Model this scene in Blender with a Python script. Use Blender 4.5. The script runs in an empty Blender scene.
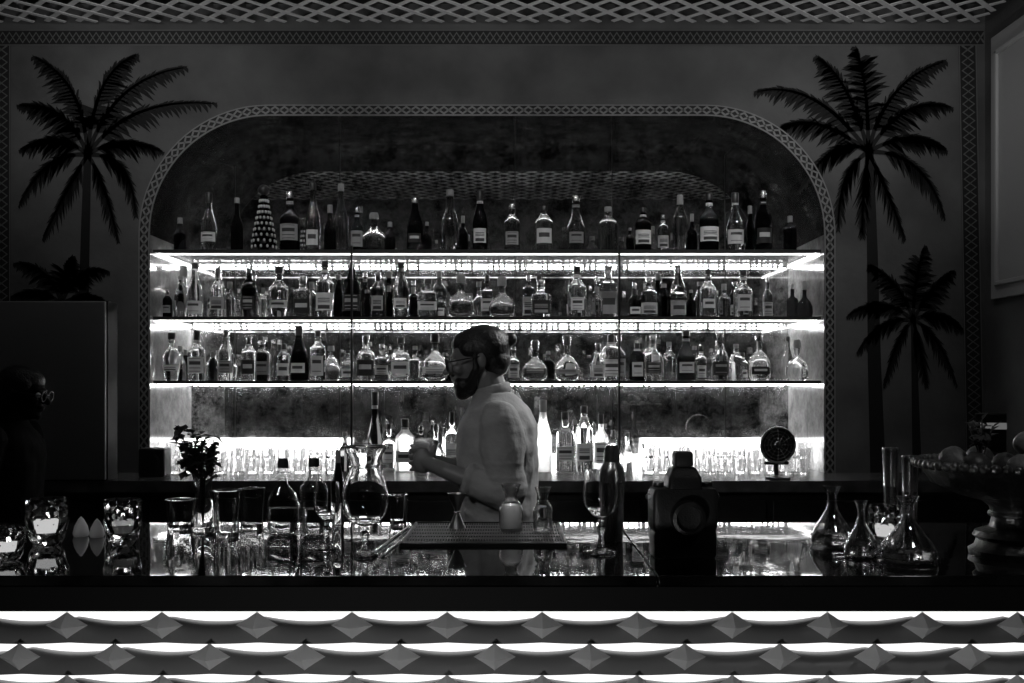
import bpy, math, random
from mathutils import Matrix, Vector
random.seed(7)
PI=math.pi
C=bpy.context.scene.collection
sc=bpy.context.scene
ZC=1.47; HY=385.0; F=1000.0
def wx(px,Y): return (px-512)*Y/F
def wz(py,Y): return ZC+(HY-py)*Y/F
# ---------------------------------------------------------------- materials
def newmat(n):
    m=bpy.data.materials.new(n); m.use_nodes=True
    nt=m.node_tree; nt.nodes.clear()
    out=nt.nodes.new('ShaderNodeOutputMaterial')
    return m,nt,out
def mat(n,c,rough=.5,metal=0,noise=0,scale=8,bump=0,bscale=40,spec=.5,trans=0):
    m,nt,out=newmat(n); p=nt.nodes.new('ShaderNodeBsdfPrincipled')
    nt.links.new(p.outputs[0],out.inputs[0])
    p.inputs['Base Color'].default_value=(c,c,c,1); p.inputs['Roughness'].default_value=rough
    p.inputs['Metallic'].default_value=metal; p.inputs['Specular IOR Level'].default_value=spec
    tc=nt.nodes.new('ShaderNodeTexCoord')
    if noise:
        t=nt.nodes.new('ShaderNodeTexNoise'); t.inputs['Scale'].default_value=scale; t.inputs['Detail'].default_value=6
        nt.links.new(tc.outputs['Object'],t.inputs['Vector'])
        r=nt.nodes.new('ShaderNodeMapRange'); r.inputs['From Min'].default_value=.3; r.inputs['From Max'].default_value=.7
        r.inputs['To Min'].default_value=max(0,c*(1-noise)); r.inputs['To Max'].default_value=c*(1+noise)
        nt.links.new(t.outputs['Fac'],r.inputs['Value']); nt.links.new(r.outputs[0],p.inputs['Base Color'])
    if bump:
        t=nt.nodes.new('ShaderNodeTexNoise'); t.inputs['Scale'].default_value=bscale; t.inputs['Detail'].default_value=4
        nt.links.new(tc.outputs['Object'],t.inputs['Vector'])
        b=nt.nodes.new('ShaderNodeBump'); b.inputs['Strength'].default_value=bump; b.inputs['Distance'].default_value=.02
        nt.links.new(t.outputs['Fac'],b.inputs['Height']); nt.links.new(b.outputs[0],p.inputs['Normal'])
    if trans:
        d=nt.nodes.new('ShaderNodeBsdfTranslucent'); d.inputs[0].default_value=(.9,.9,.9,1)
        mx=nt.nodes.new('ShaderNodeMixShader'); mx.inputs[0].default_value=trans
        nt.links.new(p.outputs[0],mx.inputs[1]); nt.links.new(d.outputs[0],mx.inputs[2]); nt.links.new(mx.outputs[0],out.inputs[0])
    return m
def emis(n,s,c=1):
    m,nt,out=newmat(n); e=nt.nodes.new('ShaderNodeEmission'); e.inputs[0].default_value=(c,c,c,1); e.inputs[1].default_value=s
    nt.links.new(e.outputs[0],out.inputs[0]); return m
def glass(n,c,rough=.0,ior=1.45):
    m,nt,out=newmat(n); g=nt.nodes.new('ShaderNodeBsdfGlass'); g.inputs['Color'].default_value=(c,c,c,1)
    g.inputs['Roughness'].default_value=rough; g.inputs['IOR'].default_value=ior
    nt.links.new(g.outputs[0],out.inputs[0]); return m
def thin(n,tint=.9,lo=.06,hi=.75,extra=0):
    m,nt,out=newmat(n)
    t=nt.nodes.new('ShaderNodeBsdfTransparent'); t.inputs[0].default_value=(tint,tint,tint,1)
    g=nt.nodes.new('ShaderNodeBsdfGlossy'); g.inputs['Roughness'].default_value=.05
    lw=nt.nodes.new('ShaderNodeLayerWeight'); lw.inputs[0].default_value=.35
    r=nt.nodes.new('ShaderNodeMapRange'); r.inputs['To Min'].default_value=lo; r.inputs['To Max'].default_value=hi
    nt.links.new(lw.outputs['Facing'],r.inputs['Value'])
    mx=nt.nodes.new('ShaderNodeMixShader'); nt.links.new(r.outputs[0],mx.inputs[0])
    nt.links.new(t.outputs[0],mx.inputs[1]); nt.links.new(g.outputs[0],mx.inputs[2])
    last=mx
    if extra:
        d=nt.nodes.new('ShaderNodeBsdfTranslucent'); d.inputs[0].default_value=(.9,.9,.9,1)
        m2=nt.nodes.new('ShaderNodeMixShader'); m2.inputs[0].default_value=extra
        nt.links.new(mx.outputs[0],m2.inputs[1]); nt.links.new(d.outputs[0],m2.inputs[2]); last=m2
    nt.links.new(last.outputs[0],out.inputs[0]); return m
def mirror(n,lo,hi,diff,rmin=.02,rmax=.12):
    m,nt,out=newmat(n)
    tc=nt.nodes.new('ShaderNodeTexCoord'); t=nt.nodes.new('ShaderNodeTexNoise'); t.inputs['Scale'].default_value=9; t.inputs['Detail'].default_value=12
    t.inputs['Roughness'].default_value=.8
    nt.links.new(tc.outputs['Object'],t.inputs['Vector'])
    r=nt.nodes.new('ShaderNodeMapRange'); r.inputs['From Min'].default_value=.4; r.inputs['From Max'].default_value=.6
    r.inputs['To Min'].default_value=lo; r.inputs['To Max'].default_value=hi
    nt.links.new(t.outputs['Fac'],r.inputs['Value'])
    g=nt.nodes.new('ShaderNodeBsdfGlossy'); nt.links.new(r.outputs[0],g.inputs['Color'])
    r2=nt.nodes.new('ShaderNodeMapRange'); r2.inputs['From Min'].default_value=.35; r2.inputs['From Max'].default_value=.7
    r2.inputs['To Min'].default_value=rmax; r2.inputs['To Max'].default_value=rmin
    nt.links.new(t.outputs['Fac'],r2.inputs['Value']); nt.links.new(r2.outputs[0],g.inputs['Roughness'])
    d=nt.nodes.new('ShaderNodeBsdfDiffuse'); nt.links.new(r.outputs[0],d.inputs[0])
    mx=nt.nodes.new('ShaderNodeMixShader'); mx.inputs[0].default_value=diff
    nt.links.new(g.outputs[0],mx.inputs[1]); nt.links.new(d.outputs[0],mx.inputs[2]); nt.links.new(mx.outputs[0],out.inputs[0])
    return m
def labelmat(n,base,ink,stops):
    m,nt,out=newmat(n); p=nt.nodes.new('ShaderNodeBsdfPrincipled'); nt.links.new(p.outputs[0],out.inputs[0])
    p.inputs['Roughness'].default_value=.6
    tc=nt.nodes.new('ShaderNodeTexCoord'); s=nt.nodes.new('ShaderNodeSeparateXYZ'); nt.links.new(tc.outputs['Generated'],s.inputs[0])
    cr=nt.nodes.new('ShaderNodeValToRGB'); cr.color_ramp.interpolation='CONSTANT'
    e=cr.color_ramp.elements; e[0].position=0; e[0].color=(base,)*3+(1,)
    e[1].position=stops[0]; e[1].color=(ink,)*3+(1,)
    cur=base
    for pos in stops[1:]:
        k=e.new(pos); k.color=(cur,cur,cur,1); cur=ink if cur==base else base
    nt.links.new(s.outputs['Z'],cr.inputs[0])
    a=nt.nodes.new('ShaderNodeMath'); a.operation='SUBTRACT'; a.inputs[1].default_value=.5; nt.links.new(s.outputs['X'],a.inputs[0])
    b=nt.nodes.new('ShaderNodeMath'); b.operation='ABSOLUTE'; nt.links.new(a.outputs[0],b.inputs[0])
    c=nt.nodes.new('ShaderNodeMath'); c.operation='GREATER_THAN'; c.inputs[1].default_value=.36; nt.links.new(b.outputs[0],c.inputs[0])
    mx=nt.nodes.new('ShaderNodeMix'); mx.data_type='RGBA'; mx.inputs[7].default_value=(base,base,base,1)
    nt.links.new(c.outputs[0],mx.inputs[0]); nt.links.new(cr.outputs[0],mx.inputs[6]); nt.links.new(mx.outputs[2],p.inputs['Base Color'])
    return m
WALL=mat('wall_plaster',.1,.75,0,.35,3,.1,30)
PAINT=mat('mural_paint',.005,.8)
BAND=mat('border_base',.012,.7)
BANDL=mat('border_light',.13,.6)
DARK=mat('dark_wood',.02,.45,0,.3,10)
BLACK=mat('black_plastic',.012,.35)
MATTE=mat('black_rubber',.02,.45)
TOP=mat('bar_stone',.01,.035,0,.9,7,.03,6)
FASC=mat('bar_edge',.003,.7,spec=.2)
TILE=mat('front_tile',.22,.35)
STUD=mat('front_stud',.95,.3,trans=.5)
METAL=mat('steel',.85,.27,1)
DMETAL=mat('dark_steel',.5,.27,1)
SILVER=mat('silver_bowl',.17,.36,1,.4,18,.3,45)
BACKTOP=mat('back_counter_stone',.1,.25,0,.3,12)
CEIL=mat('ceiling_dark',.01,.9)
LATT=mat('lattice_white',.62,.6)
FLOOR=mat('floor_dark',.03,.5,0,.3,4)
PANEL=mat('panel_grey',.15,.5); PANELD=mat('panel_side_shaded',.01,.6,spec=.1)  # cabinet body colour darkened to put shade on its lit side
MIR=mirror('antique_mirror',.06,.58,.08,.0,.02)
VMIR=mirror('vault_mirror',.2,.7,.02,.02,.12)
SIDE=mirror('side_mirror',.4,.8,.35,.05,.2)
LED=emis('led_back',55); LEDF=emis('led_front',5); LEDS=emis('led_side',8); LEDC=emis('led_counter',22); LEDG=emis('led_glow_panel',6); LEDB=emis('led_bar',1.3)
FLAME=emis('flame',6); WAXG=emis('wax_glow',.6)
WAX=mat('wax',.9,.5,trans=.3)
SHELF=thin('shelf_glass',.8,.15,.6,.2)
G_CL=glass('glass_clear',.98); G_MD=glass('glass_amber_grey',.75); G_DK=glass('glass_dark',.2); G_FR=glass('glass_frosted',.95,.35)
G_BK=mat('glass_black',.008,.06)
TG=thin('thin_glass',.93,.05,.7); TGB=thin('thin_glass_glow',.97,.08,.9,.16); TGF=thin('thin_glass_flask',.97,.06,1.0)
STP=([.1,.14,.3,.34,.52,.74,.9,.93],[.2,.24,.62,.8],[.08,.3,.45,.5,.55,.6,.65,.7],[.4,.7])
LW=[labelmat('label_white_%d'%i,(.75,.6,.8,.68)[i],.06,s) for i,s in enumerate(STP)]
LG=[labelmat('label_grey_%d'%i,(.35,.25,.42,.28)[i],.03,s) for i,s in enumerate(STP)]
LK=[labelmat('label_black_%d'%i,.02,(.5,.3,.4,.6)[i],s) for i,s in enumerate(STP)]
CAPB=mat('cap_black',.02,.35); CAPS=mat('cap_silver',.5,.25,1); CAPW=mat('cap_wood',.25,.6)
SKIN=mat('skin',.2,.45); SKIN2=mat('skin_silhouette',.006,.8,spec=.1); HAIR=mat('hair',.012,.42,0,0,0,.25,140)  # second skin near black: the silhouette's shade is put into its colour
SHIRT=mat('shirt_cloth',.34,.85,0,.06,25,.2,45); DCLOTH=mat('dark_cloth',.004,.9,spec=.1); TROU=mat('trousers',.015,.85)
EYE=mat('eye',.45,.2); SHOE=mat('shoe',.02,.4)
MILK=mat('milky_liquid',.95,.4,trans=.1); LEAF=mat('leaf_dark',.02,.5); LEAF2=mat('leaf_mid',.08,.5)
FR1=mat('lemon_skin',.17,.4,0,.35,25,.2,120); FR2=mat('lime_skin',.05,.35,0,.3,20,.1,120)
DOTS=mat('decor_white',.6,.5); CAMB=mat('camera_body',.014,.35,0,0,0,.15,300)
# ---------------------------------------------------------------- mesh helpers
class G:
    def __init__(s): s.v=[]; s.f=[]
    def add(s,vs,fs,M=None):
        o=len(s.v)
        s.v+=[tuple(M@Vector(v)) if M else tuple(v) for v in vs]; s.f+=[tuple(i+o for i in f) for f in fs]; return s
def T(x=0,y=0,z=0,rz=0,rx=0,ry=0,s=1):
    return Matrix.Translation((x,y,z))@Matrix.Rotation(rz,4,'Z')@Matrix.Rotation(ry,4,'Y')@Matrix.Rotation(rx,4,'X')@Matrix.Scale(s,4)
def box(g,x0,x1,y0,y1,z0,z1,M=None):
    v=[(x0,y0,z0),(x1,y0,z0),(x1,y1,z0),(x0,y1,z0),(x0,y0,z1),(x1,y0,z1),(x1,y1,z1),(x0,y1,z1)]
    return g.add(v,[(0,3,2,1),(4,5,6,7),(0,1,5,4),(1,2,6,5),(2,3,7,6),(3,0,4,7)],M)
def se(a,n):
    c,s=math.cos(a),math.sin(a); p=2/n
    return math.copysign(abs(c)**p,c),math.copysign(abs(s)**p,s)
def lathe(g,prof,seg=20,n=2,dy=1,M=None,flute=0,fz=None,nf=12):
    vs=[];rings=[]
    for r,z in prof:
        if r<1e-5: rings.append([len(vs)]); vs.append((0,0,z))
        else:
            st=len(vs)
            for k in range(seg):
                a=2*PI*k/seg+(PI/seg if n==2 else 0)
                x,y=se(a,n); q=1
                if flute and (fz is None or fz[0]<z<fz[1]): q=1+flute*math.cos(nf*a)
                vs.append((r*x*q,r*y*dy*q,z))
            rings.append(list(range(st,st+seg)))
    fs=[]
    for a,b in zip(rings,rings[1:]):
        for k in range(seg):
            k2=(k+1)%seg
            if len(a)==1 and len(b)==1: continue
            if len(a)==1: fs.append((a[0],b[k2],b[k]))
            elif len(b)==1: fs.append((a[k],a[k2],b[0]))
            else: fs.append((a[k],a[k2],b[k2],b[k]))
    return g.add(vs,fs,M)
def ball(g,c,r,seg=16,M=None):
    if not hasattr(r,'__len__'): r=(r,r,r)
    prof=[(math.sin(PI*i/10),-math.cos(PI*i/10)) for i in range(11)]; prof[0]=(0,-1); prof[-1]=(0,1)
    t=Matrix.Translation(c)@Matrix.Diagonal((r[0],r[1],r[2],1))
    return lathe(g,prof,seg,2,1,(M@t) if M else t)
def cone(g,a,b,ra,rb,seg=12,M=None):
    a=Vector(a);b=Vector(b);d=b-a
    q=d.to_track_quat('Z','Y').to_matrix().to_4x4()
    t=Matrix.Translation(a)@q
    return lathe(g,[(0,0),(ra,0),(rb,d.length),(0,d.length)],seg,2,1,(M@t) if M else t)
def limb(g,pts,rad,seg=14,M=None):
    for p,r in zip(pts,rad): ball(g,p,r,seg,M)
    for i in range(len(pts)-1): cone(g,pts[i],pts[i+1],rad[i],rad[i+1],seg,M)
    return g
def torus(g,c,R,r,axis='Z',seg=24,ms=8,M=None):
    vs=[];fs=[]
    for i in range(seg):
        a=2*PI*i/seg
        for j in range(ms):
            b=2*PI*j/ms; x=(R+r*math.cos(b))*math.cos(a); y=(R+r*math.cos(b))*math.sin(a); z=r*math.sin(b)
            if axis=='Y': x,y,z=x,-z,y
            if axis=='X': x,y,z=z,x,y
            vs.append((c[0]+x,c[1]+y,c[2]+z))
    for i in range(seg):
        for j in range(ms):
            fs.append((i*ms+j,((i+1)%seg)*ms+j,((i+1)%seg)*ms+(j+1)%ms,i*ms+(j+1)%ms))
    return g.add(vs,fs,M)
def loft(g,secs,seg=24,M=None):
    vs=[];fs=[]
    for cx,cy,cz,rx,ry in secs:
        for k in range(seg):
            a=2*PI*k/seg; vs.append((cx+rx*math.cos(a),cy+ry*math.sin(a),cz))
    for i in range(len(secs)-1):
        for k in range(seg):
            k2=(k+1)%seg; fs.append((i*seg+k,i*seg+k2,(i+1)*seg+k2,(i+1)*seg+k))
    fs.append(tuple(range(seg))[::-1]); fs.append(tuple(range((len(secs)-1)*seg,len(secs)*seg)))
    return g.add(vs,fs,M)
def ribbon(g,pts,w,Y,w2=None):
    n=len(pts); vs=[];fs=[]
    for i,(x,z) in enumerate(pts):
        a=Vector(pts[max(0,i-1)]);b=Vector(pts[min(n-1,i+1)]);d=(b-a).normalized() if (b-a).length>0 else Vector((1,0))
        nx,nz=-d.y,d.x; ww=(w+(w2-w)*i/(n-1) if w2 is not None else w)/2
        vs+=[(x+nx*ww,Y,z+nz*ww),(x-nx*ww,Y,z-nz*ww)]
    for i in range(n-1): fs.append((2*i,2*i+1,2*i+3,2*i+2))
    return g.add(vs,fs)
def obj(name,g,m,parent=None,flat=False,bevel=0,label=None,loc=None):
    me=bpy.data.meshes.new(name); me.from_pydata(g.v,[],g.f); me.update()
    me.materials.append(m)
    if not flat:
        for p in me.polygons: p.use_smooth=True
        try: me.set_sharp_from_angle(angle=math.radians(38))
        except Exception: pass
    o=bpy.data.objects.new(name,me); C.objects.link(o)
    if parent: o.parent=parent
    if loc: o.location=loc
    if bevel:
        b=o.modifiers.new('bevel','BEVEL'); b.width=bevel; b.segments=2; b.limit_method='ANGLE'
    if label: o['label']=label
    return o
def fuse(o,vox,it=5):
    r=o.modifiers.new('fuse','REMESH'); r.mode='VOXEL'; r.voxel_size=vox; r.use_smooth_shade=True
    s=o.modifiers.new('smooth','SMOOTH'); s.factor=.5; s.iterations=it
    return o
FOLD=bpy.data.textures.new('cloth_folds','CLOUDS'); FOLD.noise_scale=.07; FOLD.noise_depth=0
def folds(o,s=.02):
    d=o.modifiers.new('folds','DISPLACE'); d.texture=FOLD; d.strength=s; d.mid_level=.35; d.texture_coords='LOCAL'
    return o
def thing(name,label,cat,loc=(0,0,0),rz=0,group=None):
    o=bpy.data.objects.new(name,None); C.objects.link(o); o.empty_display_size=.05
    o.location=loc; o.rotation_euler=(0,0,rz); o['label']=label; o['category']=cat
    if group: o['group']=group
    return o
def tag(o,label,cat,group=None):
    o['label']=label; o['category']=cat
    if group: o['group']=group
    return o
def struct(name,g,m,**k):
    o=obj(name,g,m,**k); o['kind']='structure'; return o
ONES=['','first','second','third','fourth','fifth','sixth','seventh','eighth','ninth','tenth','eleventh','twelfth','thirteenth','fourteenth','fifteenth','sixteenth','seventeenth','eighteenth','nineteenth']
def ordn(i):
    if i<20: return ONES[i]
    t={2:'twent',3:'thirt',4:'fort',5:'fift'}[i//10]
    return t+'ieth' if i%10==0 else t+'y-'+ONES[i%10]
# ---------------------------------------------------------------- room shell
YW=4.8; XR=2.27; XL=-2.9; ZT=3.3; YB=5.42; YFRONT=-3.0
xl=wx(150,YW); xr=wx(824,YW); zt=wz(116,YW); R=.57; zb=1.0
arch=[(xl,zb),(xl,zt-R)]
N=18
for i in range(1,N+1):
    a=PI-PI/2*i/N; arch.append((xl+R+R*math.cos(a),zt-R+R*math.sin(a)))
for i in range(0,N+1):
    a=PI/2-PI/2*i/N; arch.append((xr-R+R*math.cos(a),zt-R+R*math.sin(a)))
arch.append((xr,zb))
g=G()
def quadw(x0,x1,z0,z1): g.add([(x0,YW,z0),(x1,YW,z0),(x1,YW,z1),(x0,YW,z1)],[(0,1,2,3)])
quadw(XL,xl,0,ZT); quadw(xr,XR,0,ZT); quadw(xl,xr,0,zb)
for (x0,z0),(x1,z1) in zip(arch[1:-1],arch[2:-1]):
    g.add([(x0,YW,z0),(x1,YW,z1),(x1,YW,ZT),(x0,YW,ZT)],[(0,1,2,3)])
struct('wall_back',g,WALL,flat=True)
g=G(); aa=arch[1:-1]
for (x0,z0),(x1,z1) in zip(aa,aa[1:]):
    g.add([(x0,YW,z0),(x1,YW,z1),(x1,YB,z1),(x0,YB,z0)],[(0,1,2,3)])
struct('wall_alcove_vault',g,VMIR)
for nm,x in (('left',xl),('right',xr)):
    g=G(); g.add([(x,YW,zb),(x,YW,zt-R),(x,YB,zt-R),(x,YB,zb)],[(0,1,2,3)]); struct('wall_alcove_'+nm,g,SIDE,flat=True)
g=G(); g.add([(xl-.02,YB,zb),(xr+.02,YB,zb),(xr+.02,YB,zt+.02),(xl-.02,YB,zt+.02)],[(0,1,2,3)])
struct('wall_alcove_mirror',g,MIR,flat=True)
g=G()
for px in (340,612,235,515,725): 
    x=wx(px,YB); box(g,x-.0025,x+.0025,YB-.004,YB-.001,1.05,zt)
struct('trim_mirror_seams',g,BLACK)
g=G(); box(g,XL,XR,YFRONT,5.6,-.05,0); struct('floor',g,FLOOR)
g=G(); box(g,XL,XR,YFRONT,YW,ZT,ZT+.05); struct('ceiling',g,CEIL)
g=G(); box(g,XL-.1,XL,YFRONT,5.6,0,ZT); struct('wall_left',g,WALL)
g=G(); box(g,XR,XR+.1,YFRONT,5.6,0,ZT); struct('wall_right',g,WALL)
g=G(); box(g,XL,XR,YFRONT-.1,YFRONT,0,ZT); struct('wall_front',g,DARK)
g=G()
y0,y1,z0,z1=3.2,4.7,1.87,3.1
box(g,XR-.02,XR,y0,y1,z0,z1)
struct('trim_right_panel',g,mat('side_panel',.4,.5),bevel=.004)
g=G()
for a,b,c,d in ((y0+.08,y1-.06,z0+.06,z0+.08),(y0+.08,y1-.06,z1-.1,z1-.08),(y0+.08,y0+.1,z0+.06,z1-.08),(y1-.08,y1-.06,z0+.06,z1-.08)):
    box(g,XR-.035,XR-.02,a,b,c,d)
struct('trim_right_moulding',g,mat('side_mould',.5,.5),bevel=.003)
def path_pts(pts,step):
    out=[];acc=0
    for (a,b) in zip(pts,pts[1:]):
        a=Vector(a);b=Vector(b);L=(b-a).length
        if L<1e-6: continue
        t=acc
        while t<L:
            p=a+(b-a)*t/L; d=(b-a)/L; out.append((p,Vector((-d.y,d.x)))); t+=step
        acc=t-L
    return out
def braid(name,pts,w,step,Y,lw,lm=None):
    g=G(); pp=path_pts(pts,step)
    ribbon(g,[tuple(p) for p,_ in pp],w,Y-.003)
    struct(name,g,BAND)
    g=G()
    for ph in (1,-1):
        zz=[tuple(p+n*(w*.32*(1 if (i%2)*2-1==ph else -1))) for i,(p,n) in enumerate(pp)]
        ribbon(g,zz,lw,Y-.006)
    for s in (1,-1): ribbon(g,[tuple(p+n*s*w*.47) for p,n in pp],lw*.6,Y-.006)
    struct(name+'_pattern',g,lm or BANDL)
outer=[]
cx=(xl+xr)/2
off=.027
for i,(x,z) in enumerate(arch):
    if z<=zt-R+1e-6: outer.append((x-off if x<cx else x+off,z))
    else:
        c=(xl+R,zt-R) if x<cx else (xr-R,zt-R)
        d=Vector((x-c[0],z-c[1])).normalized()*off; outer.append((x+d.x,z+d.y))
braid('trim_arch',outer,.05,.045,YW,.011,mat('arch_light',.2,.6))
zb1=wz(38,YW)
braid('trim_top',[(wx(-30,YW),zb1),(wx(985,YW),zb1)],.075,.032,YW,.009)
braid('trim_right_border',[(wx(967,YW),wz(46,YW)),(wx(975,YW),wz(475,YW))],.085,.04,YW,.009)
braid('trim_left_border',[(wx(2,YW),wz(46,YW)),(wx(2,YW),wz(475,YW))],.085,.04,YW,.009)
# ceiling lattice
g=G(); X0,X1,Y0,Y1=XL+.02,XR-.04,1.5,4.77; zl=3.2
def seg_strip(p,q,w,z,h):
    p=Vector(p);q=Vector(q);d=(q-p).normalized();n=Vector((-d.y,d.x))*w/2
    v=[(p+n),(p-n),(q-n),(q+n)]; vs=[(a.x,a.y,z) for a in v]+[(a.x,a.y,z+h) for a in v]
    g.add(vs,[(3,2,1,0),(4,5,6,7),(0,1,5,4),(1,2,6,5),(2,3,7,6),(3,0,4,7)])
c=-9
while c<9:
    a=max(Y0,X0-c);b=min(Y1,X1-c)
    if b>a+.02: seg_strip((c+a,a),(c+b,b),.024,zl,.004)
    a=max(Y0,c-X1);b=min(Y1,c-X0)
    if b>a+.02: seg_strip((c-a,a),(c-b,b),.024,zl+.004,.004)
    c+=.15
struct('ceiling_lattice',g,LATT,flat=True)
# ---------------------------------------------------------------- palm murals
def palm(label,crown,fronds,trunk,tw,leaf=1.0):
    Y=YW-.004; g=G()
    P=lambda p:(wx(p[0],YW),wz(p[1],YW))
    rnd=random.Random(int(crown[0]*3+crown[1]))
    for ctrl,tip in fronds:
        a=Vector(P(crown));b=Vector(P(ctrl));c=Vector(P(tip)); n=28; pts=[]
        for i in range(n+1):
            t=i/n; pts.append(a*(1-t)**2+b*2*t*(1-t)+c*t*t)
        ribbon(g,[tuple(p) for p in pts],.022*leaf,Y,.005)
        for i in range(5,n+1):
            t=i/n; p=pts[i]; d=(pts[i]-pts[i-1]).normalized(); nrm=Vector((-d.y,d.x))
            L=.115*leaf*math.sin(PI*min(1,(t*.78+.17)))**.7*rnd.uniform(.65,1.15)
            for s in (1,-1):
                down=(nrm.y*s)<0 or abs(nrm.y)<.25
                dr=(nrm*s*(.55 if down else .4)+d*.75+Vector((0,-.65 if down else -.1))+Vector((rnd.uniform(-.12,.12),rnd.uniform(-.12,.12)))).normalized()
                LL=L*(1 if down else .45)
                q=p+dr*LL; m=p+dr*LL*.55+Vector((0,.006)); w=d*.015*leaf
                g.add([(p.x-w.x,Y,p.y-w.y),(p.x+w.x,Y,p.y+w.y),(m.x+w.x*.7,Y,m.y+w.y*.7),(q.x,Y,q.y),(m.x-w.x*.7,Y,m.y-w.y*.7)],[(0,1,2,3,4)])
    ribbon(g,[P(p) for p in trunk],tw[0],Y,tw[1])
    o=obj('palm_mural',g,PAINT,flat=True); tag(o,label,'palm mural','painted palms on the wall')
palm('tall painted palm on the wall left of the arch',(88,155),
 [((84,80),(36,58)),((66,100),(20,106)),((58,128),(22,150)),((45,150),(20,205)),((68,185),(44,238)),((94,70),(136,56)),((112,78),(184,68)),((128,96),(214,104)),((122,132),(162,152)),((132,152),(136,214)),((106,182),(118,240))],
 [(88,152),(86,220),(84,300),(82,480)],(.035,.055))
palm('small painted palm showing above the grey cabinet at left',(62,304),
 [((48,262),(16,264)),((38,282),(8,300)),((40,300),(14,340)),((78,262),(108,272)),((90,285),(116,312)),((62,272),(72,258))],
 [(60,300),(60,390),(60,480)],(.02,.03),.75)
palm('tall painted palm on the wall right of the arch',(868,152),
 [((815,78),(757,92)),((812,108),(778,130)),((835,130),(800,190)),((838,170),(838,228)),((850,80),(818,58)),((868,80),(856,50)),((884,80),(943,62)),((905,92),(950,108)),((915,125),(945,150)),((925,150),(944,218)),((888,190),(904,238)),((862,190),(862,235))],
 [(869,150),(872,250),(874,360),(878,480)],(.04,.075))
palm('small painted palm at lower right of the wall',(913,320),
 [((880,292),(848,316)),((880,315),(858,352)),((895,335),(884,386)),((900,280),(870,266)),((913,280),(924,248)),((930,285),(952,272)),((940,305),(962,330)),((938,330),(956,385)),((920,345),(926,385))],
 [(913,318),(915,400),(917,480)],(.024,.045),.8)
# ---------------------------------------------------------------- back counter, shelves
g=G(); box(g,XL+.02,XR-.02,4.42,YW-.002,.1,1.0)
bc=thing('back_counter','long low back bar counter under the arched shelves','counter',(0,0,0))
obj('cabinet_body',g,DARK,bc,bevel=.004)
g=G(); box(g,XL+.02,XR-.02,4.38,YW-.002,1.0,1.05); box(g,xl+.002,xr-.002,YW-.003,YB-.006,1.0,1.05)
obj('counter_top',g,BACKTOP,bc)
for i in range(9):
    g=G(); x=-2.7+i*.55; box(g,x,x+.52,4.405,4.42,.15,.96); obj('cabinet_door',g,DARK,bc,bevel=.004)
g=G(); box(g,XL+.02,XR-.02,4.5,YW-.002,0,.1); obj('plinth',g,BLACK,bc)
SF=4.83
SH=[wz(250,SF),wz(317,SF),wz(381,SF)]
names=['top','middle','bottom']
rl=random.Random(21)
for z,nm in zip(SH,names):
    t=thing('glass_shelf','long glass shelf, %s one of three inside the lit arch'%nm,'shelf',(0,0,z),0,'lit glass shelves')
    g=G(); box(g,xl+.004,xr-.004,SF+.008,5.38,-.012,0); obj('shelf_plate',g,SHELF,t)
    g=G(); box(g,xl+.004,xr-.004,SF,SF+.0075,-.013,.002); obj('front_edge',g,MATTE,t)
    g=G(); n=110; Lx=(xr-xl-.04)/n
    for k in range(n):
        x=xl+.02+Lx*k; box(g,x,x+Lx*rl.uniform(.2,.85),5.40,5.412,-.023,-.017)
    obj('light_strip',g,LED,t)
    g=G(); box(g,xl+.01,xr-.01,SF+.06,SF+.064,-.0155,-.0125); obj('light_strip',g,LEDF,t)
    for x in (xl+.006,xr-.012):
        g=G(); box(g,x,x+.006,SF+.06,5.39,-.020,-.0125); obj('light_strip',g,LEDS,t)
t=thing('counter_light','white light strip along the mirror foot behind the glasses','light',(0,0,1.052))
pa,pb=wx(352,5.37),wx(640,5.37)
g=G(); box(g,pa,pb,5.37,5.41,.0,.04); obj('diffuser',g,LEDC,t)
for a,b in ((xl+.01,pa-.004),(pb+.004,xr-.01)):
    g=G(); box(g,a,b,5.37,5.41,.0,.13); obj('glow_panel',g,LEDG,t)
for i,px in enumerate((352,619)):
    x=wx(px,SF); g=G(); box(g,x-.005,x+.005,SF-.014,SF-.002,1.05,SH[0]+.02)
    o=obj('shelf_post',g,BLACK); tag(o,'thin dark upright holding the shelves, %s one'%('left','right')[i],'post','shelf uprights')
# ---------------------------------------------------------------- bottles
PROF={
'R':([(0,0),(.9,0),(1,.02),(1,.58),(.93,.64),(.5,.73),(.36,.78),(.34,.92)],.34,2,'round'),
'S':([(0,0),(.9,0),(1,.02),(1,.48),(.86,.58),(.5,.72),(.38,.82),(.36,.93)],.38,2,'tall slender'),
'Q':([(0,0),(.92,0),(1,.02),(1,.6),(.92,.66),(.42,.71),(.34,.74),(.34,.9)],.36,5,'square'),
'D':([(0,0),(.75,0),(.95,.06),(1,.2),(.96,.36),(.7,.5),(.3,.6),(.24,.68),(.24,.82)],.34,2.6,'squat wide'),
'F':([(0,0),(.72,0),(.78,.02),(1,.46),(.96,.54),(.55,.64),(.34,.69),(.32,.9)],.38,2,'flared'),
'T':([(0,0),(.95,0),(1,.04),(.93,.2),(.7,.42),(.5,.58),(.36,.7),(.3,.84)],.5,2,'teardrop'),
}
GL={'c':(G_CL,'clear'),'m':(G_MD,'tinted'),'d':(G_DK,'dark'),'k':(G_BK,'black'),'f':(G_FR,'frosted white'),'t':(TGF,'thin clear')}
LB={'w':(LW,'white label'),'g':(LG,'grey label'),'k':(LK,'black label'),'n':(None,'no label')}
def rad_at(prof,z):
    for (r0,z0),(r1,z1) in zip(prof[1:],prof[2:]):
        if z0<=z<=z1 and z1>z0: return r0+(r1-r0)*(z-z0)/(z1-z0)
    return prof[-1][0]
RB=random.Random(5)
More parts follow.
